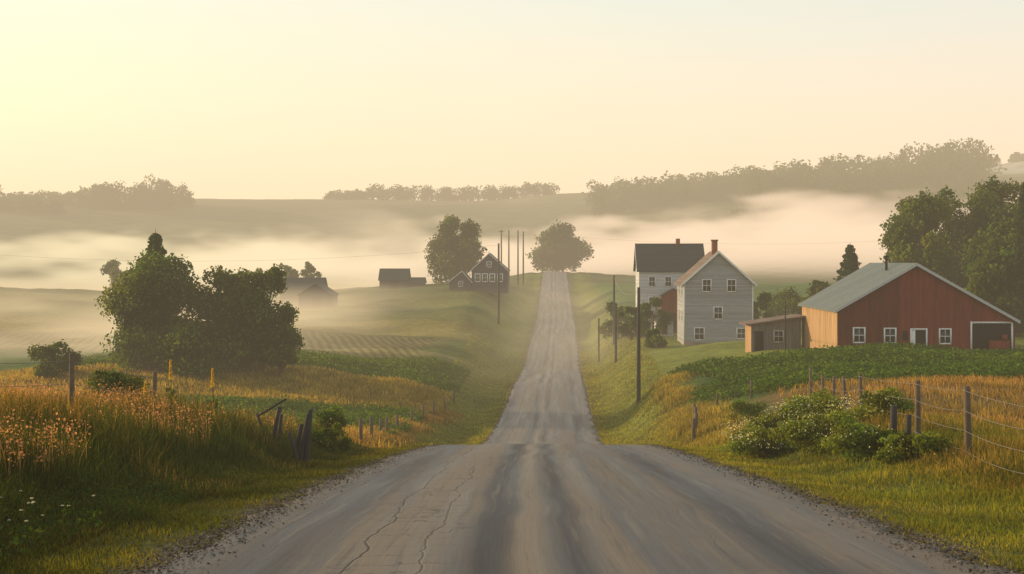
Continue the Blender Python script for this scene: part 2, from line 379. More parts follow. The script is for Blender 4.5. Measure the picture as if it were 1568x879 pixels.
def conifer(name,x,y,h,w,n,leaf,seed,tint=(0.7,0.85,0.9),base=None):
    global rng
    keep=rng; rng=np.random.default_rng(seed)
    zb=float(H(x,y)) if base is None else base
    e=empty(name); e.location=(x,y,zb)
    t=rng.uniform(0.02,1,n)**0.7
    z=h*(0.06+0.94*(1-t)); lay=np.abs((z/h*13)%1-0.3)
    R=w*0.5*t**0.85*(0.62+0.55*lay)
    th=rng.integers(0,19,n)*0.37+z/h*31+rng.normal(0,0.14,n); rr=R*rng.uniform(0.25,1.08,n)
    P=np.stack([rr*np.cos(th),rr*np.sin(th),z-rr*0.25],-1)
    V,F=leaf_quads(P,leaf,np.stack([np.cos(th),np.sin(th),0.3+0*th],-1))
    c=np.array((0.035,0.066,0.02))*np.array(tint)*(rng.uniform(0.5,1.5,n))[:,None]
    np_mesh('crown',V,F,M_leaf,e,colr=np.repeat(c,4,0))
    V,F=tube([(0,0,-.3),(0,0,h*.5),(0,0,h*.97)],[h*.018,h*.012,0.02]); np_mesh('trunk',V,F,M_bark,e)
    rng=keep; return e
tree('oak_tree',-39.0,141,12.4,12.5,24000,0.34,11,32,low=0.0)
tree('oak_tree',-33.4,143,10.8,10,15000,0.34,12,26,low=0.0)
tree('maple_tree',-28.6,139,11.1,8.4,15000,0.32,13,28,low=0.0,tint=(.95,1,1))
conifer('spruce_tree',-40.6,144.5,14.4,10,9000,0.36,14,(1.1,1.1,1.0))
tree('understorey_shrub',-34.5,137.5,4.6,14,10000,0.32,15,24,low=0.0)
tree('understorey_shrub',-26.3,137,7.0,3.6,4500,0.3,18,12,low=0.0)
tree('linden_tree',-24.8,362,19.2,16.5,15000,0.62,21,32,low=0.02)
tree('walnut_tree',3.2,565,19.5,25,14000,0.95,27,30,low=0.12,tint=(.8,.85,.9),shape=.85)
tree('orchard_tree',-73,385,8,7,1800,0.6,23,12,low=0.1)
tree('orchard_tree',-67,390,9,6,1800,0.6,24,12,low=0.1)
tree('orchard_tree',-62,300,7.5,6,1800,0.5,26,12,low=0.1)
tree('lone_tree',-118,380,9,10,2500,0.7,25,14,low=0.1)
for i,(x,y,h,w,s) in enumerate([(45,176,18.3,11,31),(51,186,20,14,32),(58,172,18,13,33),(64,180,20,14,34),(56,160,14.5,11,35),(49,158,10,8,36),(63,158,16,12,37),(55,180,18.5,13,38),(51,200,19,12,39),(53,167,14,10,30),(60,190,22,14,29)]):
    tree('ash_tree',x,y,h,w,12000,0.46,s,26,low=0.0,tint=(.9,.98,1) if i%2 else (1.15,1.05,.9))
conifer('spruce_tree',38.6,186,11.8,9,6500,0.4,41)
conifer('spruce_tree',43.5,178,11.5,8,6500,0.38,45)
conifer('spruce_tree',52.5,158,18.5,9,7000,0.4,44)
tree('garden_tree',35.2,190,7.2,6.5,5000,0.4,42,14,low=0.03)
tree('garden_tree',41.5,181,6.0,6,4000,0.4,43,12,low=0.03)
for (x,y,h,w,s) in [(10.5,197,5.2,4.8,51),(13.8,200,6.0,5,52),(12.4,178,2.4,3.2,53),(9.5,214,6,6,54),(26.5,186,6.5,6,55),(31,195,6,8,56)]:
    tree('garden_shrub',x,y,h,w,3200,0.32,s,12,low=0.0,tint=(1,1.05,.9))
def wood(name,trees,leaf,per,seed,tint=1.0):
    global rng
    keep=rng; rng=np.random.default_rng(seed)
    VV=[];FF=[];CC=[];o=0
    for (x,y,h,w) in trees:
        z=float(H(x,y)); lob=[]
        for i in range(8):
            a=rng.uniform(0,6.28); q=rng.uniform(0,.34)*w
            lob.append((x+q*math.cos(a),y+q*math.sin(a),z+h*(.10+.085*i),w*rng.uniform(.24,.40)*(1-.045*i),h*rng.uniform(.14,.22)))
        P,d,k,r=crown_pts(lob,per,0.4); V,F=leaf_quads(P,leaf,d)
        c=GREEN*tint*rng.uniform(.6,1.3)*(rng.uniform(.6,1.4,(per,1)))
        tv,tf=tube([(x,y,z-1),(x,y,z+h*.6)],[w*.03,w*.015],4)
        VV+= [V,tv]; FF+=[F+o,tf+o+len(V)]; o+=len(V)+len(tv)
        CC+= [np.repeat(c,4,0),np.tile((.05,.04,.03),(len(tv),1))]
    np_mesh(name,np.concatenate(VV),np.concatenate(FF),M_leaf,colr=np.concatenate(CC)); rng=keep
r2=np.random.default_rng(3)
L=[]
for x in np.arange(-440,-296,5.5):
    f=0.55+0.6*sm(x,-392,-340)
    L.append((x+r2.normal()*3,1150+r2.normal()*15,21*f*r2.uniform(.85,1.12),19*r2.uniform(.8,1.4)))
for x in np.arange(-378,-300,5): L.append((x,1125+r2.normal()*8,21*r2.uniform(.85,1.1),18))
for x in np.arange(-430,-372,6): L.append((x,1080+r2.normal()*8,13*r2.uniform(.8,1.1),15))
L+=[(-452,1150,20,16),(-455,1120,20,18)]
wood('distant_woodland',L,2.0,400,61,.7)
L=[(x+r2.normal()*2.5,1262+r2.normal()*8,(14.5 if x>-165 else 9)*r2.uniform(.8,1.15),15*r2.uniform(.8,1.5)) for x in np.arange(-200,-4,3.6)]
wood('distant_hedgerow',L,1.7,300,62,.7)
L=[]
for row,yy in enumerate((1110,1080,1050)):
    for x in np.arange(34,150,6.5):
        L.append((x*yy/1100+r2.normal()*2,yy+r2.normal()*6,(25-2*row)*r2.uniform(.75,1.12),19*r2.uniform(.8,1.4)))
wood('hillside_woodland',L,2.1,400,63,.7)
L=[]
for row,yy in enumerate((1070,1040,1005,965,925,885)):
    for x in np.arange(132+row*2,306-row*3,6.5):
        xx=x*yy/1000; g=(1.12+0.28*sm(x,225,260))*(1 if row<2 else (.85 if row<4 else .6))
        L.append((xx+r2.normal()*3,yy+r2.normal()*8,26*g*r2.uniform(.84,1.10),24*r2.uniform(.8,1.4)))
for x in np.arange(375,540,9): L.append((x,1300+r2.normal()*20,10*r2.uniform(.6,1.1),14))
wood('hillside_woodland',L,2.5,380,64,.7)
# ---------------------------------------------------------------- grass
def blades(name,X,Y,h,w,c0,c1,lean=0.35,z=None,parent=None,mat=None):
    n=len(X); Z=H(X,Y) if z is None else z
    P=np.stack([X,Y,Z-0.03],-1)
    th=rng.uniform(0,2*np.pi,n); wd=np.stack([np.cos(th),np.sin(th),0*th],-1)*(w*0.5)[:,None]
    ld=rng.uniform(0,2*np.pi,n); lv=np.stack([np.cos(ld),np.sin(ld),0*ld],-1)*(h*np.abs(rng.normal(0,lean,n)))[:,None]
    up=np.stack([0*h,0*h,h],-1)
    mid=P+up*0.55+lv*0.3; tip=P+up*0.97+lv
    V=np.stack([P-wd,P+wd,mid-wd*.8,mid+wd*.8,tip-wd*.15,tip+wd*.15],1).reshape(-1,3)
    b=(np.arange(n)*6)[:,None]
    F=np.concatenate([b+np.array([0,1,3,2]),b+np.array([2,3,5,4])])
    v=rng.uniform(0.65,1.35,(n,1))*(0.7+0.6*(0.5+0.5*np.sin(X*1.3+np.sin(Y*.8)*2)*np.sin(Y*.6+X*.4)))[:,None]
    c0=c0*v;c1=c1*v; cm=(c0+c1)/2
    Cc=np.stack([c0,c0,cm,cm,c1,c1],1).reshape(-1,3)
    return np_mesh(name,V,F,mat or M_grass,parent,colr=Cc)
def patchy(X,Y,s=1.0):
    return 0.5+0.22*np.sin(X*.9*s+np.sin(Y*.7*s)*1.5)+0.18*np.sin(Y*.5*s+X*.3*s+2)+0.10*np.sin(X*2.7*s+Y*1.9*s)
def logY(n,y0,y1): return np.exp(rng.uniform(math.log(y0),math.log(y1),n))
def mixcol(t,a,b): t=t[:,None]; return np.array(a)*(1-t)+np.array(b)*t
n=85000; Y=logY(n,13,62); E=roadc(Y)-roadh(Y)-1.6; X=E-rng.uniform(0,1,n)**1.2*np.interp(Y,[13,60],[11,17])
dE=E-X; t=patchy(X,Y)
h=(0.2+0.85*sm(dE,0.4,3.0))*(0.45+0.75*t)*rng.uniform(.6,1.2,n)*np.interp(Y,[13,25,60],[0.55,1.0,0.95])
g=rng.uniform(0,1,n)*t
blades('tall_grass',X,Y,h,rng.uniform(.012,.03,n)*np.interp(Y,[13,60],[.8,1.7]),mixcol(g,(.022,.036,.009),(.042,.052,.012)),mixcol(sm(g+0.25*sm(dE,3,7),.35,.8),(.055,.082,.016),(.30,.18,.065)))  # left bank's shade put into these darker blade colours
n=11000; Y=logY(n,22,58); E=roadc(Y)-roadh(Y)-3.6; X=E-rng.uniform(0,1,n)**.8*np.interp(Y,[22,58],[8,13]); keep=rng.uniform(0,1,n)<sm(patchy(X,Y,.8),.3,.75); X=X[keep];Y=Y[keep];n=len(X)
hh=rng.uniform(.65,1.4,n)*0.9
blades('seed_grass',X,Y,hh,np.full(n,.010),mixcol(rng.uniform(0,1,n),(.06,.07,.02),(.11,.09,.03)),mixcol(rng.uniform(0,1,n),(.30,.19,.09),(.40,.26,.15)),0.22)
zt=H(X,Y)+hh*.86; m_=len(X)
PP=np.repeat(np.stack([X,Y,zt],-1),4,0)+rng.normal(0,1,(m_*4,3))*np.array([.05,.05,.12]); V,F=leaf_quads(PP,0.048)
np_mesh('seed_heads',V,F,M_grass,colr=np.repeat(mixcol(rng.uniform(0,1,len(PP)),(.30,.17,.10),(.44,.25,.19)),4,0))
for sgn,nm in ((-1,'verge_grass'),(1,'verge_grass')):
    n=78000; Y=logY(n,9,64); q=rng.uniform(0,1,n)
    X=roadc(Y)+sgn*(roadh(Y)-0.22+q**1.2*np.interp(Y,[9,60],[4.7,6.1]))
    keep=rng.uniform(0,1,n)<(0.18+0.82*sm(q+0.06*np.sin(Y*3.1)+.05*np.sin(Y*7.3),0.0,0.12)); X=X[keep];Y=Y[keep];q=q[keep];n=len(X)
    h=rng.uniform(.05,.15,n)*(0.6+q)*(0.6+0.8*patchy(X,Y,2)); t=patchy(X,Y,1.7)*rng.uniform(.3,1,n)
    verge_light=0.62 if sgn<0 else 1.12  # bank shade at left and sun at right put into the blade colour
    blades(nm,X,Y,h,rng.uniform(.008,.02,n)*np.interp(Y,[9,60],[.8,2.2]),mixcol(t,(.06,.083,.015),(.10,.115,.022))*verge_light,mixcol(t,(.13,.165,.022),(.28,.235,.05))*verge_light,0.5)
# loose gravel along both edges
n=16000; Y=logY(n,9,60); sg=np.where(rng.uniform(0,1,n)<.5,-1,1); dl=rng.normal(0,.28,n); X=roadc(Y)+sg*(roadh(Y)-.15+dl)
Zs=np.where(dl<.1,roadz(Y)+.015,H(X,Y)+.02)
V,F=leaf_quads(np.stack([X,Y,Zs],-1),.045,np.tile((0,0,1.6),(n,1))); np_mesh('roadside_gravel',V,F,M_stone,colr=np.repeat(mixcol(rng.uniform(0,1,n),(.07,.06,.05),(.24,.20,.16)),4,0))
n=44000; Y=logY(n,22,66); X=roadc(Y)+roadh(Y)+3.5+rng.uniform(0,1,n)*np.interp(Y,[22,60],[4.5,5.5]); dE=X-roadc(Y)-roadh(Y)-3.3; t=patchy(X,Y)
h=(0.10+0.52*sm(dE,0,2.2))*(0.3+0.9*t)*rng.uniform(.6,1.2,n); g=rng.uniform(0,1,n)
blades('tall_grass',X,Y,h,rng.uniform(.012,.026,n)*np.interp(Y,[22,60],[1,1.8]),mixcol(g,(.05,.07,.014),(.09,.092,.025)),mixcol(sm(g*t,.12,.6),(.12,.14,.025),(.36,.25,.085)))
n=55000; Y=logY(n,24,86); X=rng.uniform(0,1,n)**.8*30+np.interp(Y,[24,50,86],[11.2,12.4,13]); t=patchy(X,Y,.4)*rng.uniform(.4,1.1,n)
blades('hay_meadow',X,Y,rng.uniform(.25,.5,n),rng.uniform(.02,.04,n)*np.interp(Y,[24,88],[1,2]),mixcol(t,(.10,.09,.03),(.16,.11,.04)),mixcol(t,(.24,.19,.06),(.40,.23,.09)))
def crop(name,X,Y,hh,size,c0,c1,row=None):
    n=len(X)
    if row: Y=np.round(Y/row)*row+rng.normal(0,row*.13,n)
    Z=H(X,Y)+rng.uniform(0.05,1,n)*hh*(0.6+.6*patchy(X,Y,.8))
    V,F=leaf_quads(np.stack([X,Y,Z],-1),size,np.tile((0,0,1.0),(n,1)))
    np_mesh(name,V,F,M_leaf,colr=np.repeat(mixcol(rng.uniform(0,1,n)*(.3+.7*patchy(X,Y,.5)),c0,c1),4,0))
n=60000; Y=rng.uniform(86,121.5,n); X=9.5+rng.uniform(0,1,n)*36; k=(X>11+1.5*np.sin(Y*.3)); crop('bean_crop',X[k],Y[k],.8,.26,(.045,.10,.014),(.14,.22,.03),1.6)
n=36000; Y=rng.uniform(86,119,n); X=-10.5-rng.uniform(0,1,n)*24; crop('bean_crop',X,Y,.6,.24,(.055,.11,.014),(.13,.20,.025),1.4)
n=30000; Y=rng.uniform(143,170,n); X=-10-rng.uniform(0,1,n)*40; crop('corn_crop',X,Y,.6,.28,(.07,.13,.018),(.15,.21,.03),1.6)
n=70000; Y=logY(n,60,230); sg=np.where(rng.uniform(0,1,n)<.5,-1,1); X=roadc(Y)+sg*(roadh(Y)+0.1+rng.uniform(0,1,n)**1.2*np.interp(Y,[60,230],[5,9]))
t=rng.uniform(0,1,n)*patchy(X,Y,.5)
blades('valley_verge_grass',X,Y,rng.uniform(.08,.2,n),rng.uniform(.04,.09,n)*np.interp(Y,[60,230],[.7,1.6]),mixcol(t,(.10,.125,.018),(.15,.155,.022)),mixcol(t,(.17,.20,.027),(.34,.28,.055)),0.6)
n=26000; Y=rng.uniform(120,142,n); X=-10-rng.uniform(0,1,n)*45; t=rng.uniform(0,1,n)
blades('wheat_strip',X,Y,rng.uniform(.3,.6,n),rng.uniform(.06,.1,n),mixcol(t,(.13,.12,.03),(.16,.13,.035)),mixcol(t,(.25,.22,.05),(.36,.27,.075)))
n=16000; Y=rng.uniform(62,128,n); X=np.interp(Y,[62,100,128],[-9.2,-11.2,-9.6])+rng.normal(0,.8,n); t=rng.uniform(0,1,n)
blades('fence_line_grass',X,Y,rng.uniform(.3,.9,n)*patchy(X,Y),rng.uniform(.03,.06,n),mixcol(t,(.08,.08,.02),(.13,.10,.03)),mixcol(t,(.25,.2,.05),(.44,.27,.11)))
n=14000; Y=rng.uniform(62,120,n); X=np.interp(Y,[62,90,120],[8,8.6,9.5])+rng.normal(0,1.0,n); t=rng.uniform(0,1,n)
blades('fence_line_grass',X,Y,rng.uniform(.3,.8,n)*patchy(X,Y),rng.uniform(.03,.05,n),mixcol(t,(.07,.08,.02),(.11,.1,.03)),mixcol(t,(.18,.20,.04),(.36,.26,.085)))
def shrub(name,x,y,h,w,n,leaf,seed,tint=(1,1,1),flowers=0):
    e=tree(name,x,y,h,w,n,leaf,seed,16,low=0.0,tint=tint,trunk=.03)
    if flowers:
        r=np.random.default_rng(seed+500); d=nrm(r.normal(size=(flowers,3))); d[:,2]=np.abs(d[:,2])
        P=d*np.array([w*.5,w*.5,h*.45])*r.uniform(.75,1.08,(flowers,1))+np.array([0,0,h*.5])
        V,F=leaf_quads(P,.055,d); np_mesh('blossoms',V,F,M_leaf,e,colr=np.tile((.6,.6,.48),(len(V),1)))
    return e
for (x,y,h,w,s,f) in [(7.1,49,1.3,3.0,71,420),(8.6,47,1.55,3.2,72,460),(9.9,44.5,1.35,2.8,73,260),(6.9,46,.9,2.8,74,320),(8.0,42,1.1,3.0,75,240),(8.4,38.5,.85,2.6,76,100),(8.9,35,.7,2.3,77,30),(9.5,51,1.25,3.0,78,200)]:
    shrub('flowering_shrub',x,y,h,w,6500,.085,s,(1.75,1.5,1.4),f)
shrub('roadside_bush',-17.3,55,2.6,3.0,7000,.11,81,(1.2,1.2,1.1))
shrub('roadside_bush',-9.8,62,1.6,2.4,4500,.11,82,(1.2,1.25,1))
shrub('roadside_bush',-7.9,50,1.0,1.6,3000,.09,83,(1.1,1.1,1))
shrub('roadside_bush',-47.5,135,3.0,5.5,4000,.25,84,(1,1,1))
shrub('roadside_bush',9.7,72,1.1,2.6,2500,.11,85,(1.6,1.5,1.2))
n=9000; Y=logY(n,11,28); X=roadc(Y)-roadh(Y)-1.6-rng.uniform(0,1,n)*4; crop('weeds',X,Y,.28,.07,(.035,.065,.014),(.09,.13,.03))
n=70; Y=rng.uniform(14.5,22,n); X=roadc(Y)-roadh(Y)-1.8-rng.uniform(0,1,n)**.7*2.6
e=empty('daisy_patch'); Z=H(X,Y)+rng.uniform(.22,.42,n)
P=np.repeat(np.stack([X,Y,Z],-1),7,0); a=np.tile(np.arange(7)*2*np.pi/7,n); P=P+np.stack([np.cos(a),np.sin(a),0*a+.2],-1)*.016
V,F=leaf_quads(P,.028,np.tile((0,-.5,1.0),(len(P),1))); np_mesh('petals',V,F,M_leaf,e,colr=np.tile((.5,.5,.45),(len(V),1)))
blades('stems',X,Y,Z-H(X,Y),np.full(n,.006),np.tile((.05,.08,.02),(n,1)),np.tile((.06,.1,.02),(n,1)),0.02,parent=e)
for (x,y,ht) in [(-11.9,44,2.15),(-10.6,44,2.1),(-12.4,43,1.3)]:
    e=empty('mullein_plant'); z=float(H(x,y)); e.location=(x,y,z)
    V,F=tube([(0,0,-.1),(.02,0,ht*.6),(0,.02,ht)],[.02,.014,.006],6); np_mesh('stalk',V,F,M_leaf,e,colr=np.tile((.09,.1,.03),(len(V),1)))
    k=260; tt_=rng.uniform(.74,1.02,k); a=rng.uniform(0,6.28,k); rr=.05*(1.15-tt_)*2.2
    V,F=leaf_quads(np.stack([rr*np.cos(a),rr*np.sin(a),tt_*ht],-1),.05); np_mesh('flower_spike',V,F,M_leaf,e,colr=np.tile((.6,.45,.08),(len(V),1)))
    k=40; tt_=rng.uniform(.05,.6,k); a=rng.uniform(0,6.28,k)
    V,F=leaf_quads(np.stack([.12*np.cos(a),.12*np.sin(a),tt_*ht],-1),.2); np_mesh('leaves',V,F,M_leaf,e,colr=np.tile((.08,.11,.04),(len(V),1)))
# ---------------------------------------------------------------- fences
def post_geo(x,y,h,r,lx=0,ly=0,base=None):
    z=float(H(x,y)) if base is None else base
    return tube([(x,y,z-.25),(x+lx*.5,y+ly*.5,z+h*.5),(x+lx,y+ly,z+h)],[r*1.1,r,r*.92],8)
def wire_geo(a,b,r,sag,seg=10):
    a=np.array(a);b=np.array(b); t=np.linspace(0,1,seg+1)
    P=[a*(1-s)+b*s-np.array([0,0,sag*4*s*(1-s)]) for s in t]
    return tube(P,[r]*len(P),5)
def fence(name,pts,hs,r,wires,sag=.05,wr=.008):
    e=empty(name); parts=[]; tops=[]
    for i,((x,y),h) in enumerate(zip(pts,hs)):
        lx,ly=rng.normal(0,.05,2); parts.append(post_geo(x,y,h,r*rng.uniform(.85,1.15),lx,ly)); tops.append((x+lx*.8,y+ly*.8,float(H(x,y))))
    V,F=merge(parts); np_mesh('posts',V,F,M_post,e,smooth=False)
    parts=[]
    for a,b,ha,hb in zip(tops[:-1],tops[1:],hs[:-1],hs[1:]):
        for w in wires: parts.append(wire_geo((a[0]-r,a[1],a[2]+w*ha),(b[0]-r,b[1],b[2]+w*hb),wr,sag*rng.uniform(.5,1.5)))
    if parts: V,F=merge(parts); np_mesh('wires',V,F,M_wire,e)
    return e
fence('wire_fence',[(8.6,21),(9.1,27),(9.6,33),(9.95,39),(10.75,50),(11.9,58),(12.9,66),(13.2,70),(13.5,75)],[1.7,1.7,1.85,1.75,1.85,1.95,1.9,1.9,1.9],.08,[.95,.7,.45,.2],wr=.006)
fence('wooden_post_fence',[(7.0,72),(7.5,76),(7.9,80),(8.3,85),(10,88),(12,87)],[1.25,1.1,1.2,1.0,1.0,1.1],.09,[.9,.5])
e=empty('fence_stub'); V,F=merge([post_geo(9.15,38.5,1.2,.10,.02,0),post_geo(9.42,38,.95,.08,.03,0)]); np_mesh('posts',V,F,M_pole,e)
fence('wire_fence',[(-13.6,31),(-12.9,38),(-12.7,45)],[1.9,2.05,1.8],.07,[.9,.6,.35])
e=empty('broken_fence'); V,F=merge([post_geo(-9.0,45,1.25,.07,.3,0),post_geo(-9.15,45.3,1.0,.05,-.35,0),post_geo(-8.7,44.6,1.1,.06,.12,0),tube([(-9.4,45,-4.9),(-8.5,45,-4.35)],[.035,.03],6)]); np_mesh('posts',V,F,M_pole,e)
e=empty('broken_fence'); V,F=merge([post_geo(-7.55,42,1.45,.08,.28,0),post_geo(-7.75,42.1,1.1,.07,.25,0),post_geo(-7.35,42,1.6,.08,.12,0),post_geo(-7.5,41.7,.9,.06,-.3,0)]); np_mesh('posts',V,F,M_pole,e)
fence('wooden_post_fence',[(-9.0,66),(-9.8,76),(-10.7,87),(-11.1,94),(-11.2,101),(-10.9,108),(-10.6,114),(-10.2,120),(-9.8,127),(-9.6,135)],[1.3]*10,.09,[.9,.5])
# ---------------------------------------------------------------- utility poles
def upole(x,y,top,r=.14,arm=True,name='utility_pole'):
    z=float(H(x,y)); e=empty(name)
    V,F=tube([(x,y,z-.5),(x,y,(z+top)/2),(x,y,top)],[r,r*.85,r*.65],8); np_mesh('pole',V,F,M_pole,e)
    if arm:
        boxes('crossarm',[(x-.9,x+.9,y-r-.11,y-r-.01,top-.55,top-.42)],M_pole,e)
        P=[tube([(x+o,y-r-.06,top-.42),(x+o,y-r-.06,top-.25)],[.04,.03],6) for o in (-.8,-.4,.4,.8)]
        V,F=merge(P); np_mesh('insulators',V,F,M_glass,e)
    return (x,y,top-.3)
a1=upole(7.05,120,-2.2,.18,False); a2=upole(7.6,178,-5.2,.17,False); a3=upole(8.7,210,-2.1,.2,False)
a4=upole(6.3,205,-8.2,.15,False); upole(19.9,123,-3.4,.08,False)
b1=upole(-10.4,262,3.3,.24,False); b2=upole(-15.5,410,9.0,.25); b3=upole(-13.4,412,9.0,.25,False); b4=upole(-10.8,414,9.0,.25,False); b5=upole(-9.4,420,8.8,.25,False)
e=empty('power_line')
V,F=merge([wire_geo(a1,a3,.02,1.2,16),wire_geo(a3,(6,400,0.5),.02,2.0,16),wire_geo(b1,b2,.02,2,16),wire_geo(b1,(-120,250,3),.014,3,20),wire_geo(b5,(160,430,12),.018,5,20)]); np_mesh('cables',V,F,M_wire,e)
# ---------------------------------------------------------------- buildings
def bm_poly(name,V,F,mats,parent,midx=None):
    me=bpy.data.meshes.new(name); me.from_pydata([tuple(v) for v in V],[],F)
    for m in mats: me.materials.append(m)
    import bmesh
    bm=bmesh.new(); bm.from_mesh(me); bmesh.ops.recalc_face_normals(bm,faces=bm.faces); bm.to_mesh(me); bm.free()
    if midx:
        for p,i in zip(me.polygons,midx): p.material_index=i
    return link(bpy.data.objects.new(name,me),parent)
def prism(name,cs,q0,q1,axis,mats,parent,midx=None):
    n=len(cs); mp=(lambda p,q,z:(p,q,z)) if axis=='y' else (lambda p,q,z:(q,p,z))
    V=[mp(p,q0,z) for p,z in cs]+[mp(p,q1,z) for p,z in cs]
    F=[tuple(range(n)),tuple(range(n,2*n))]+[(i,(i+1)%n,n+(i+1)%n,n+i) for i in range(n)]
    return bm_poly(name,V,F,mats,parent,midx)
def gable(parent,p0,p1,q0,q1,zb,zl,zr,zp,pp,axis,wall,roof,o=.4,th=.16,left=None,trim=None):
    cs=[(p0,zb-.6),(p1,zb-.6),(p1,zr),(pp,zp),(p0,zl)]
    mi=[0,0,0,0,0,0,1 if left else 0]
    prism('walls',cs,q0,q1,axis,[wall]+([left] if left else []),parent,mi)
    for side,(pe,ze) in enumerate(((p0,zl),(p1,zr))):
        s=(zp-ze)/(pp-pe); dp=-o if side==0 else o
        a=(pe+dp,ze+s*dp+.01); b=(pp,zp+.01)
        prism('roof_slope',[a,b,(b[0],b[1]+th),(a[0],a[1]+th)],q0-o,q1+o,axis,[roof],parent)
        if trim:
            prism('rake_board',[(a[0],a[1]-.12),(b[0],b[1]-.12),(b[0],b[1]+th+.02),(a[0],a[1]+th+.02)],q0-o-.05,q0-o-.004,axis,[trim],parent)
def window(parent,x,z,w,h,y,trim=M_white,face='front',mull=True,glassm=M_glass,fr=.1):
    if face=='front':
        B=lambda a,b,d0,d1,c,d:(x+a,x+b,y-d1,y-d0,z+c,z+d)
    else:
        B=lambda a,b,d0,d1,c,d:(y-d1,y-d0,x+a,x+b,z+c,z+d)
    hw=w/2;hh=h/2
    boxes('window_frame',[B(-hw-fr,-hw,.0,.07,-hh-fr,hh+fr),B(hw,hw+fr,.0,.07,-hh-fr,hh+fr),B(-hw,hw,.0,.068,hh,hh+fr),B(-hw,hw,.0,.09,-hh-fr,-hh)],trim,parent)
    boxes('window_glass',[B(-hw,hw,.003,.02,-hh,hh)],glassm,parent)
    if mull: boxes('glazing_bars',[B(-hw,hw,.021,.045,-.03,.03),B(-.02,.02,.021,.043,-hh,-.03),B(-.02,.02,.021,.043,.03,hh)],trim,parent)
e=empty('red_barn'); bz=-8.05
gable(e,24.6,40.1,124,141.7,bz,-4.25,-5.15,-0.3,31.45,'y',M_red,M_tin,.35,.14,left=M_tan,trim=M_grey_trim)
for (x,zc,w,h) in [(26.5,-6.45,.85,1.15),(29.2,-6.5,.85,1.15),(34.0,-6.55,.85,1.15)]: window(e,x,zc,w,h,124,fr=.13)
boxes('vent_hatch',[(30.3,30.75,123.97,123.99,-6.9,-6.1)],M_dark,e)
boxes('door_frame',[(30.95,31.08,123.92,124,bz-.1,-5.85),(32.32,32.45,123.92,124,bz-.1,-5.85),(31.08,32.32,123.92,124,-6.0,-5.85)],M_white,e)
boxes('door',[(31.08,31.4,123.95,123.99,bz-.1,-6.0)],M_white,e)
boxes('door_shade_panel',[(31.4,32.32,123.97,123.995,bz-.1,-6.0)],M_dark,e)  # dark panel on the wall: indoor shade put in as colour
boxes('bay_frame',[(36.2,36.34,123.9,124,bz-.1,-5.25),(39.75,39.9,123.9,124,bz-.1,-5.35),(36.34,39.75,123.9,124,-5.42,-5.27)],M_white,e)
boxes('bay_shade_panel',[(36.34,39.75,123.96,123.99,bz-.1,-5.42)],M_dark,e)  # flat dark panel; shade inside the open bay put into its colour
boxes('bay_clutter',[(37.8,39.5,123.6,123.94,bz-.1,-6.9),(38.9,39.3,123.5,123.9,-6.9,-6.4)],M_red,e)
boxes('vent_pipe',[(30.2,30.4,130,130.2,-1.2,.35),(30.1,30.5,129.9,130.3,.35,.5)],M_dark,e)
boxes('foundation',[(24.5,40.15,123.94,123.965,bz-.5,bz+.12)],M_grey_trim,e)
e=empty('grey_farmhouse')
gable(e,16.4,25.2,181,191,-10.7,-2.75,-2.75,1.15,20.8,'y',M_siding,M_shingle,.45,.16,trim=M_white)
for (x,z,w,h) in [(19.3,-3.1,.95,1.4),(22.45,-3.1,.95,1.4),(20.75,-6.6,.95,1.4),(18.35,-9.25,1.1,1.4),(23.7,-9.2,1.0,1.2)]: window(e,x,z,w,h,181,fr=.13)
for (yy,z) in [(184,-3.6),(188,-3.6),(184,-7),(188,-7)]: window(e,yy,z,.9,1.3,16.4,face='side')
boxes('corner_boards',[(16.37,16.52,180.95,181,-10.8,-2.8),(25.08,25.23,180.95,181,-10.8,-2.8)],M_white,e)
boxes('foundation',[(16.36,25.24,180.93,180.99,-11.2,-10.35)],M_post,e)
boxes('chimney',[(20.2,20.9,183,183.8,0.3,2.6)],M_brick,e); boxes('chimney_cap',[(20.12,20.98,182.92,183.88,2.6,2.78)],M_brick,e)
e=empty('white_farmhouse')
gable(e,210,219,12.4,22.0,-10.3,-1.3,-1.3,2.5,214.5,'x',M_wsiding,M_dshingle,.35,.16,trim=M_white)
for (x,z) in [(14.3,-3.0),(16.7,-3.0),(19.1,-3.0),(14.3,-6),(16.7,-6)]: window(e,x,z,.8,1.3,210)
boxes('chimney',[(18.2,18.8,214,214.7,2.2,3.4)],M_brick,e)
e=empty('garden_shed')
cs=[(19.3,-9.4),(24.2,-9.4),(24.2,-5.55),(19.3,-6.25)]
prism('walls',cs,140,144.5,'y',[M_shed,M_tan],e,[0,0,0,0,0,1])
prism('roof',[(18.7,-6.32),(24.5,-5.49),(24.5,-5.35),(18.7,-6.18)],139.5,145,'y',[M_shingle],e)
window(e,22.0,-7.4,.8,1.0,140,trim=M_grey_trim)
boxes('door',[(19.6,20.5,139.95,139.99,-8.9,-6.9)],M_dark,e)
e=empty('tool_shed')
gable(e,14.2,16.6,200,204,-10.3,-8.2,-8.2,-7.4,15.4,'y',M_wsiding,M_tin,.2,.1)
boxes('door',[(15.0,15.8,199.95,199.99,-10.3,-8.4)],M_dark,e)
e=empty('red_shed')
gable(e,15.4,19.0,206,208.5,-10.3,-5.0,-5.0,-4.0,17.2,'y',M_red,M_dshingle,.2,.1)
boxes('door',[(16.6,17.5,205.95,205.99,-10.3,-7.5)],M_dark,e)
e=empty('dark_farmhouse')
gable(e,-18.2,-10.4,310,319,-6.4,-1.9,-1.9,1.65,-14.4,'y',M_dsiding,M_dshingle,.35,.16,trim=M_grey_trim)
for x in (-16.9,-15.3,-13.7): window(e,x,-3.6,.9,1.5,310,fr=.18)
window(e,-14.4,-.7,.8,1.0,310,fr=.14); window(e,-12,-3.6,.9,1.5,310,fr=.18)
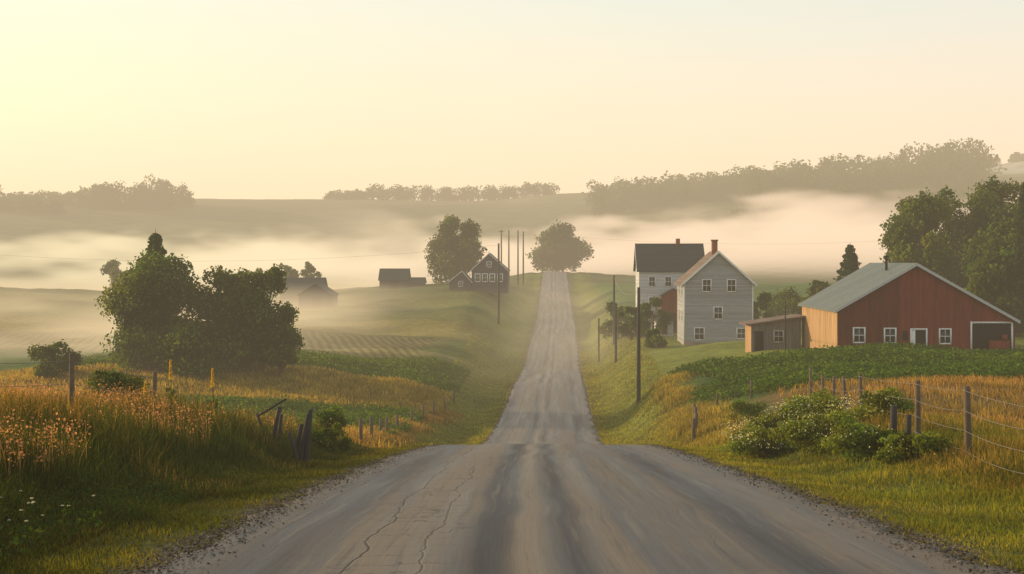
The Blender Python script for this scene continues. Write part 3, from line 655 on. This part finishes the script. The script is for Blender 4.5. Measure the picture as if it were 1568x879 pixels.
e2=empty('farmhouse_wing')
gable(e2,-23,-18.25,309,316,-6.4,-4.4,-4.4,-2.2,-20.2,'y',M_dsiding,M_dshingle,.3,.14,trim=M_grey_trim)
window(e2,-20.5,-4.9,.8,1.0,309)
e2.parent=e
e=empty('low_barn')
gable(e,340,346,-42,-35.3,-6.6,-4.4,-4.4,-1.9,343,'x',M_dsiding,M_dshingle,.3,.14)
boxes('door',[(-39.5,-37.5,339.95,339.99,-6.7,-4.8)],M_dark,e)
e2=empty('lean_to'); gable(e2,340.5,345,-35.2,-31.4,-6.6,-5.2,-5.2,-4.0,342.5,'x',M_dsiding,M_dshingle,.25,.12); e2.parent=e
e=empty('field_barn')
gable(e,-50.5,-44,280,288,-9.3,-6.6,-6.6,-4.6,-47.2,'y',M_dsiding,M_dshingle,.3,.14); boxes('door',[(-48,-46,279.95,279.99,-9.4,-7)],M_dark,e)
e=empty('field_shed')
gable(e,300,305,-58,-49,-8.6,-5.6,-5.6,-3.6,302.5,'x',M_dsiding,M_dshingle,.3,.14); boxes('door',[(-56,-54,299.95,299.99,-8.7,-6.5)],M_dark,e)
# ---------------------------------------------------------------- haze and mist volumes; added emission stands in for scattered light
def volbox(name,x0,x1,y0,y1,z0,z1,mat):
    return boxes(name,[(x0,x1,y0,y1,z0,z1)],mat)
def glow_fog(nt,out,dens,colr,strength):
    ab_=N(nt,'ShaderNodeVolumeAbsorption'); ab_.inputs['Color'].default_value=(0,0,0,1)
    em=N(nt,'ShaderNodeEmission')
    if isinstance(colr,tuple): em.inputs['Color'].default_value=(*colr,1)
    else: nt.links.new(colr,em.inputs['Color'])
    if isinstance(dens,float):
        ab_.inputs['Density'].default_value=dens; em.inputs['Strength'].default_value=dens*strength
    else:
        nt.links.new(dens,ab_.inputs['Density']); nt.links.new(math_n(nt,'MULTIPLY',dens,strength),em.inputs['Strength'])
    ad=N(nt,'ShaderNodeAddShader'); nt.links.new(ab_.outputs[0],ad.inputs[0]); nt.links.new(em.outputs[0],ad.inputs[1])
    nt.links.new(ad.outputs[0],out.inputs['Volume'])
m,nt,out=new_mat('haze_glow_volume')
glow_fog(nt,out,0.00052,(1.0,0.78,0.50),1.02)
volbox('haze',-2600,2600,-60,3900,-80,115,m)
m,nt,out=new_mat('valley_mist_glow'); pos=position(nt)
s=N(nt,'ShaderNodeSeparateXYZ'); nt.links.new(pos,s.inputs[0]); X_,Y_,Z_=s.outputs
n1=noise(nt,1.0,3,mapping(nt,pos,(.011,.005,.03)),0.6)
top=maprange(nt,X_,-150,120,8,25,True)
top=math_n(nt,'ADD',top,math_n(nt,'MULTIPLY',math_n(nt,'SUBTRACT',n1,0.5),110))
hz=math_n(nt,'SUBTRACT',top,Z_)
zm=maprange(nt,hz,0,16)
ym=math_n(nt,'MULTIPLY',maprange(nt,Y_,520,780),maprange(nt,Y_,900,1040,1,0))
Aden=math_n(nt,'MULTIPLY',math_n(nt,'MULTIPLY',zm,ym),0.019)
glow_fog(nt,out,Aden,mixc(nt,maprange(nt,X_,-260,60),(1.0,0.84,0.50),(0.98,0.72,0.50)),1.10)
m.cycles.volume_step_rate=0.3
volbox('valley_mist',-560,440,520,1042,-18,52,m)
m,nt,out=new_mat('field_mist_glow'); pos=position(nt)
s=N(nt,'ShaderNodeSeparateXYZ'); nt.links.new(pos,s.inputs[0]); X_,Y_,Z_=s.outputs
n2=noise(nt,1.0,2,mapping(nt,pos,(.03,.03,.12)),0.5)
bz_=maprange(nt,math_n(nt,'ADD',Z_,math_n(nt,'MULTIPLY',n2,7)),-8.5,0.5,1,0)
bm_=math_n(nt,'MULTIPLY',bz_,maprange(nt,X_,-60,-12,1,0.10))
bm_=math_n(nt,'MULTIPLY',bm_,maprange(nt,Y_,125,175))
Bden=math_n(nt,'MULTIPLY',math_n(nt,'MULTIPLY',bm_,maprange(nt,n2,0.40,0.56)),0.030)
glow_fog(nt,out,Bden,(1.0,0.75,0.43),1.05)
m.cycles.volume_step_rate=0.5
volbox('field_mist',-190,30,124,440,-14,1.5,m)
# ---------------------------------------------------------------- light, sky
AZ=-62.0; EL=12.0
sd=Vector((math.sin(math.radians(AZ))*math.cos(math.radians(EL)),math.cos(math.radians(AZ))*math.cos(math.radians(EL)),math.sin(math.radians(EL))))
sun=bpy.data.lights.new('sun','SUN'); sun.energy=5.0; sun.angle=math.radians(0.6); sun.color=(1,0.75,0.42)
so=link(bpy.data.objects.new('sun',sun)); so.rotation_euler=sd.to_track_quat('Z','Y').to_euler(); so.location=(-200,80,80)
w=bpy.data.worlds.new('World'); scene.world=w; w.use_nodes=True; nt=w.node_tree
for n in list(nt.nodes): nt.nodes.remove(n)
out=N(nt,'ShaderNodeOutputWorld')
sky=N(nt,'ShaderNodeTexSky',sky_type='NISHITA'); sky.sun_disc=False; sky.sun_elevation=math.radians(EL); sky.sun_rotation=math.radians(AZ)
sky.air_density=1.0; sky.dust_density=3.0
b1_=N(nt,'ShaderNodeBackground'); nt.links.new(sky.outputs[0],b1_.inputs[0]); b1_.inputs[1].default_value=0.05
tc=N(nt,'ShaderNodeTexCoord'); s=N(nt,'ShaderNodeSeparateXYZ'); nt.links.new(tc.outputs['Generated'],s.inputs[0])
rmp=N(nt,'ShaderNodeValToRGB'); nt.links.new(s.outputs['Z'],rmp.inputs[0])
cr=rmp.color_ramp; cr.elements[0].position=0.0; cr.elements[0].color=(*srgb(252,224,192),1)
cr.elements[1].position=1.0; cr.elements[1].color=(0.20,0.27,0.33,1)
for p,c in ((0.05,srgb(254,226,198)),(0.10,srgb(250,230,208)),(0.185,srgb(216,232,228)),(0.35,(0.36,0.44,0.47))):
    el=cr.elements.new(p); el.color=(*c,1)
warm=mixc(nt,maprange(nt,s.outputs['X'],-0.45,0.30,1.0,0,False),rmp.outputs[0],srgb(255,246,202))
warm=mixc(nt,maprange(nt,s.outputs['Z'],0.08,0.3,0,1),warm,rmp.outputs[0])
cl=noise(nt,1.0,4,mapping(nt,tc.outputs['Generated'],(2,2,14)))
warm=mixc(nt,maprange(nt,cl,0.4,0.7,0,0.35),warm,srgb(255,228,206))
b2_=N(nt,'ShaderNodeBackground'); nt.links.new(warm,b2_.inputs[0]); b2_.inputs[1].default_value=0.95
ad=N(nt,'ShaderNodeAddShader'); nt.links.new(b1_.outputs[0],ad.inputs[0]); nt.links.new(b2_.outputs[0],ad.inputs[1]); nt.links.new(ad.outputs[0],out.inputs[0])
# ---------------------------------------------------------------- camera
cam=bpy.data.cameras.new('camera'); cam.lens=50; cam.sensor_width=36; cam.shift_x=-0.0421; cam.shift_y=-0.0252
cam.clip_start=0.1; cam.clip_end=12000
co=link(bpy.data.objects.new('camera',cam)); co.location=(0,0,0); co.rotation_euler=(math.radians(90),0,0)
scene.camera=co
scene.view_settings.view_transform='Standard'; scene.view_settings.look='None'; scene.view_settings.exposure=0
